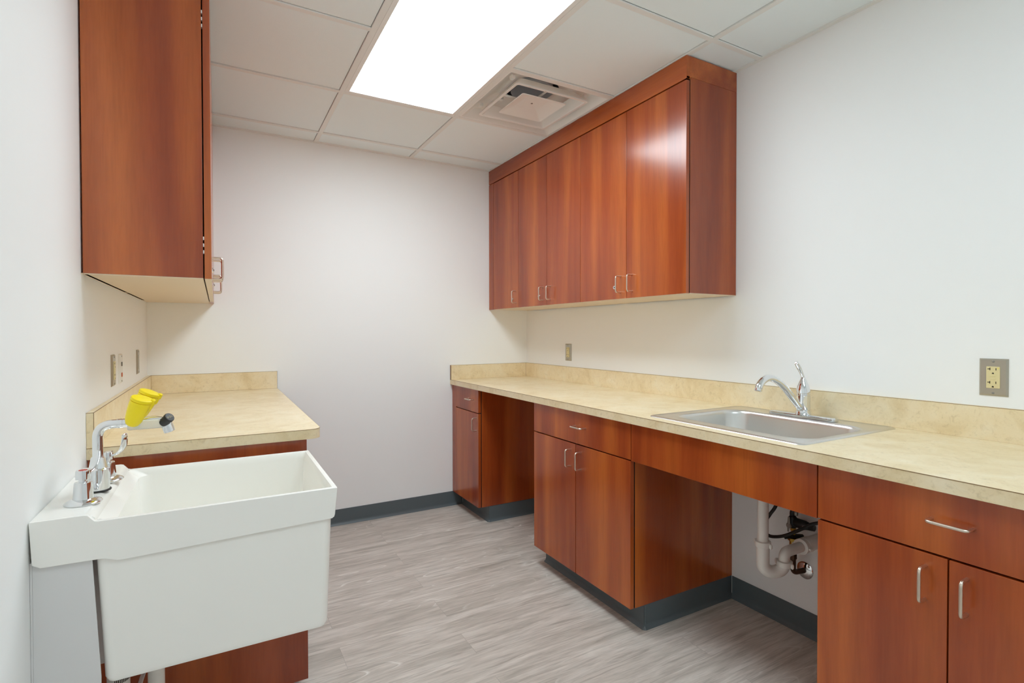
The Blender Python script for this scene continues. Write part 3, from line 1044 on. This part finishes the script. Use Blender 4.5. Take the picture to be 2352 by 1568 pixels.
# drain pipe, clear tube and white canister under the tub
bm = B()
sweep(bm, [(-2.222, -1.862, .4815), (-2.222, -1.862, .20)], .0185, 28)
lathe(bm, (-2.222, -1.862, .446), (0, 0, 1), [(.0185, 0), (.026, .001), (.026, .018), (.034, .022), (.034, .0355)], 28)
sweep(bm, fillet([(-2.222, -1.862, .21), (-2.222, -1.862, .13), (XL + .005, -1.862, .13)], .06, 10), .0215, 28)
tag(obj('drain_pipe', bm, PVC), 'white drain pipe coming down below the laundry tub', 'drain pipe')
bm = B()
sweep(bm, smooth_path([(-2.225, -1.74, .4805), (-2.248, -1.74, .36), (-2.262, -1.745, .30), (-2.30, -1.75, .22), (XL + .006, -1.75, .2)], 8), .0055, 12)
tag(obj('clear_tube', bm, CLEAR), 'thin translucent tube hanging below the tub beside the drain pipe', 'tube')
can = thing('water_filter', 'white canister with black printed marks below the tub, by the wall', 'canister', (-2.295, -1.90, .20))
bm = B()
lathe(bm, (-2.298, -1.880, .20), (0, 0, 1), [(.017, 0), (.0235, .006), (.0235, .195), (.020, .205), (.012, .210)], 32)
obj('body', bm, WHITE_PL, can)
bm = B()
for k in range(11):
    a = math.radians(-100 + k * 8.5)
    c_, s_ = math.cos(a), math.sin(a)
    px, py = -2.298 + .0237 * c_, -1.880 + .0237 * s_
    tx_, ty_ = -s_ * .0010, c_ * .0010
    hexa(bm, [(px - tx_, py - ty_, .376), (px + tx_, py + ty_, .376), (px + tx_ + c_ * .0003, py + ty_ + s_ * .0003, .376), (px - tx_ + c_ * .0003, py - ty_ + s_ * .0003, .376),
              (px - tx_, py - ty_, .386), (px + tx_, py + ty_, .386), (px + tx_ + c_ * .0003, py + ty_ + s_ * .0003, .386), (px - tx_ + c_ * .0003, py - ty_ + s_ * .0003, .386)])
obj('printed_marks', bm, SLOT, can)
bx('mounting_clip', WHITE_PL, can, (XL + .0005, -2.300, -1.888, -1.872, .262, .287), bev=.002)

# ------------------------------------------------------------------ tub faucet with eyewash
lf = thing('eyewash_faucet', 'chrome two-handle tub faucet with yellow eyewash cups on its spout', 'faucet', (-2.335, -1.90, ZK))
zk = ZK - .0008


def tub_handle(hy, blade, mark):
    p = Vector((-2.341, hy, zk))
    if not mark:
        p.x = -2.327
    bm = B()
    lathe(bm, p, (0, 0, 1), [(.0335, 0), (.0345, .002), (.033, .0045), (.026, .0085), (.0190, .0108), (.0160, .046), (.0152, .0475), (.0080, .048), (.0080, .056)], 32)
    lathe(bm, p + Vector((0, 0, .053)), (0, 0, 1), [(.0075, 0), (.0135, .001), (.0135, .018), (.0125, .0205), (.0001, .0205)], 24)
    h = obj('handle', bm, CHROME, lf)
    bm = B()
    path = smooth_path([p + Vector(q) for q in blade], 8)
    sweep(bm, path, ([.0050, .0055, .0075, .0090, .0085, .0070, .003] if mark else [.0055, .0065, .0090, .0112, .0110, .0095, .004]), 16, flat=.42, side=Vector(blade[-1]).cross(Vector((0, 0, 1))))
    obj('lever', bm, CHROME, h)
    if mark:
        bm = B()
        lathe(bm, p + Vector((0, 0, .0733)), (0, 0, 1), [(.0001, 0), (.0085, 0), (.0080, .0005), (.0001, .0006)], 24)
        obj('index_mark', bm, REDMARK, h, label='red index mark')


tub_handle(-2.0, [(.004, .004, .064), (.009, .016, .066), (.014, .030, .074), (.017, .040, .090), (.018, .046, .104), (.018, .047, .107)], True)
tub_handle(-1.8, [(.008, -.003, .064), (.018, -.008, .066), (.030, -.014, .076), (.037, -.018, .090), (.0395, -.019, .106), (.039, -.019, .117), (.0385, -.019, .120)], False)
bm = B()
bp0 = Vector((-2.330, -1.90, zk))
lathe(bm, bp0, (0, 0, 1), [(.0245, 0), (.0245, .003), (.0228, .004), (.0218, .052), (.0200, .054), (.0180, .0555), (.0138, .079), (.0128, .081), (.0110, .0815)], 36)
obj('body', bm, CHROME, lf)
bm = B()
lathe(bm, bp0, (0, 0, 1), [(.0250, 0), (.0258, .001), (.0258, .003), (.0250, .004)], 36)
obj('gasket', bm, BLACK, lf)
bm = B()
sp = fillet([(-2.330, -1.90, .93), (-2.330, -1.90, 1.0125), (-2.268, -1.90, 1.0135)], .034, 10)
sweep(bm, sp, .0107, 24)
lathe(bm, (-2.292, -1.90, 1.0132), (1, 0, 0), [(.0107, 0), (.0115, .001), (.0115, .010), (.0109, .0105), (.0109, .0118), (.0115, .0122), (.0115, .022), (.0107, .0225)], 28)
spout = obj('spout', bm, CHROME, lf)
ew = bpy.data.objects.new('eyewash_head', None)
ew.parent = lf
ew.location = Vector((-2.25, -1.90, 1.01)) - lf.location
COL.objects.link(ew)
bm = B()
box(bm, -2.272, -2.196, -1.911, -1.889, .9955, 1.0175, bev=.0035)
sweep(bm, [(-2.252, -1.918, 1.007), (-2.252, -1.882, 1.012)], .0075, 20)
obj('clear_body', bm, CLEAR, ew, label='clear eyewash body')
bm = B()
sweep(bm, smooth_path([(-2.240, -1.894, 1.018), (-2.220, -1.896, 1.021), (-2.200, -1.90, 1.018)], 6), .0045, 14)
obj('chrome_band', bm, CHROME, ew)
for (bx_, by_, bz_, ax) in ((-2.2615, -1.921, 1.010, (.37, -.28, 1)), (-2.257, -1.862, 1.019, (.45, -.15, 1))):
    p = Vector((bx_, by_, bz_))
    ax = Vector(ax).normalized()
    side = (Vector((1, 0, 0)) - ax * ax.x).normalized()
    bm = B()
    lathe(bm, p, ax, [(.0001, -.001), (.009, -.001), (.0140, .003), (.0180, .013), (.0215, .036), (.0228, .052), (.0230, .0640), (.0215, .0643)], 36, sx=.99, sy=.86, udir=side)
    lathe(bm, p + ax * .046 + side * .0213, ax, [(.003, 0), (.0045, .006), (.0045, .0185), (.003, .0195)], 14)
    cup = obj('eyewash_cup', bm, YELLOW, ew, label='yellow eyewash cup')
    bm = B()
    lathe(bm, p + ax * .0648, ax, [(.0225, 0), (.0238, .0008), (.0238, .0058), (.0226, .0074), (.0205, .0080), (.0001, .0084)], 36, sx=.99, sy=.86, udir=side)
    lathe(bm, p + ax * .0648 + side * .0229, ax, [(.004, -.004), (.0054, -.002), (.0054, .009), (.003, .011)], 14)
    obj('dust_lid', bm, YELLOW, cup)
bm = B()
at = Vector((-2.193, -1.90, 1.008)); ad_ = Vector((.30, 0, -.95)).normalized()
lathe(bm, at - ad_ * .012, ad_, [(.0001, 0), (.010, .001), (.0125, .004), (.0125, .014), (.0115, .0145), (.0115, .016), (.0128, .0165), (.0124, .037), (.0105, .038), (.0001, .037)], 28)
obj('aerator', bm, CHROME, lf)
kd = Vector((.55, -.55, .62)).normalized()
kp = Vector((-2.1985, -1.903, 1.0065))
bm = B()
lathe(bm, kp - kd * .001, kd, [(.0001, 0), (.0105, .001), (.0118, .004), (.0112, .016), (.0122, .021), (.0122, .026), (.0110, .0280), (.0001, .0282)], 28)
knob = obj('pull_knob', bm, BLACK, lf, label='black pull knob')
fc = bpy.data.curves.new('lettering', 'FONT')
fc.body = 'PULL'
fc.size = .0078
fc.extrude = .0002
fc.align_x = 'CENTER'; fc.align_y = 'CENTER'
fo = bpy.data.objects.new('lettering_source', fc)
COL.objects.link(fo)
bpy.context.view_layer.update()
dg = bpy.context.evaluated_depsgraph_get()
me = bpy.data.meshes.new_from_object(fo.evaluated_get(dg))
bpy.data.objects.remove(fo)
me.name = 'lettering'
me.materials.clear(); me.materials.append(GREYTEXT)
txt_up = Vector((-.55, .15, .62)); txt_up = (txt_up - kd * txt_up.dot(kd)).normalized()
txt_r = txt_up.cross(kd)
c0 = kp + kd * .0274 - lf.location
me.transform(Matrix(((txt_r.x, txt_up.x, kd.x, c0.x), (txt_r.y, txt_up.y, kd.y, c0.y), (txt_r.z, txt_up.z, kd.z, c0.z), (0, 0, 0, 1))))
lo = bpy.data.objects.new('lettering', me)
COL.objects.link(lo)
lo.parent = knob
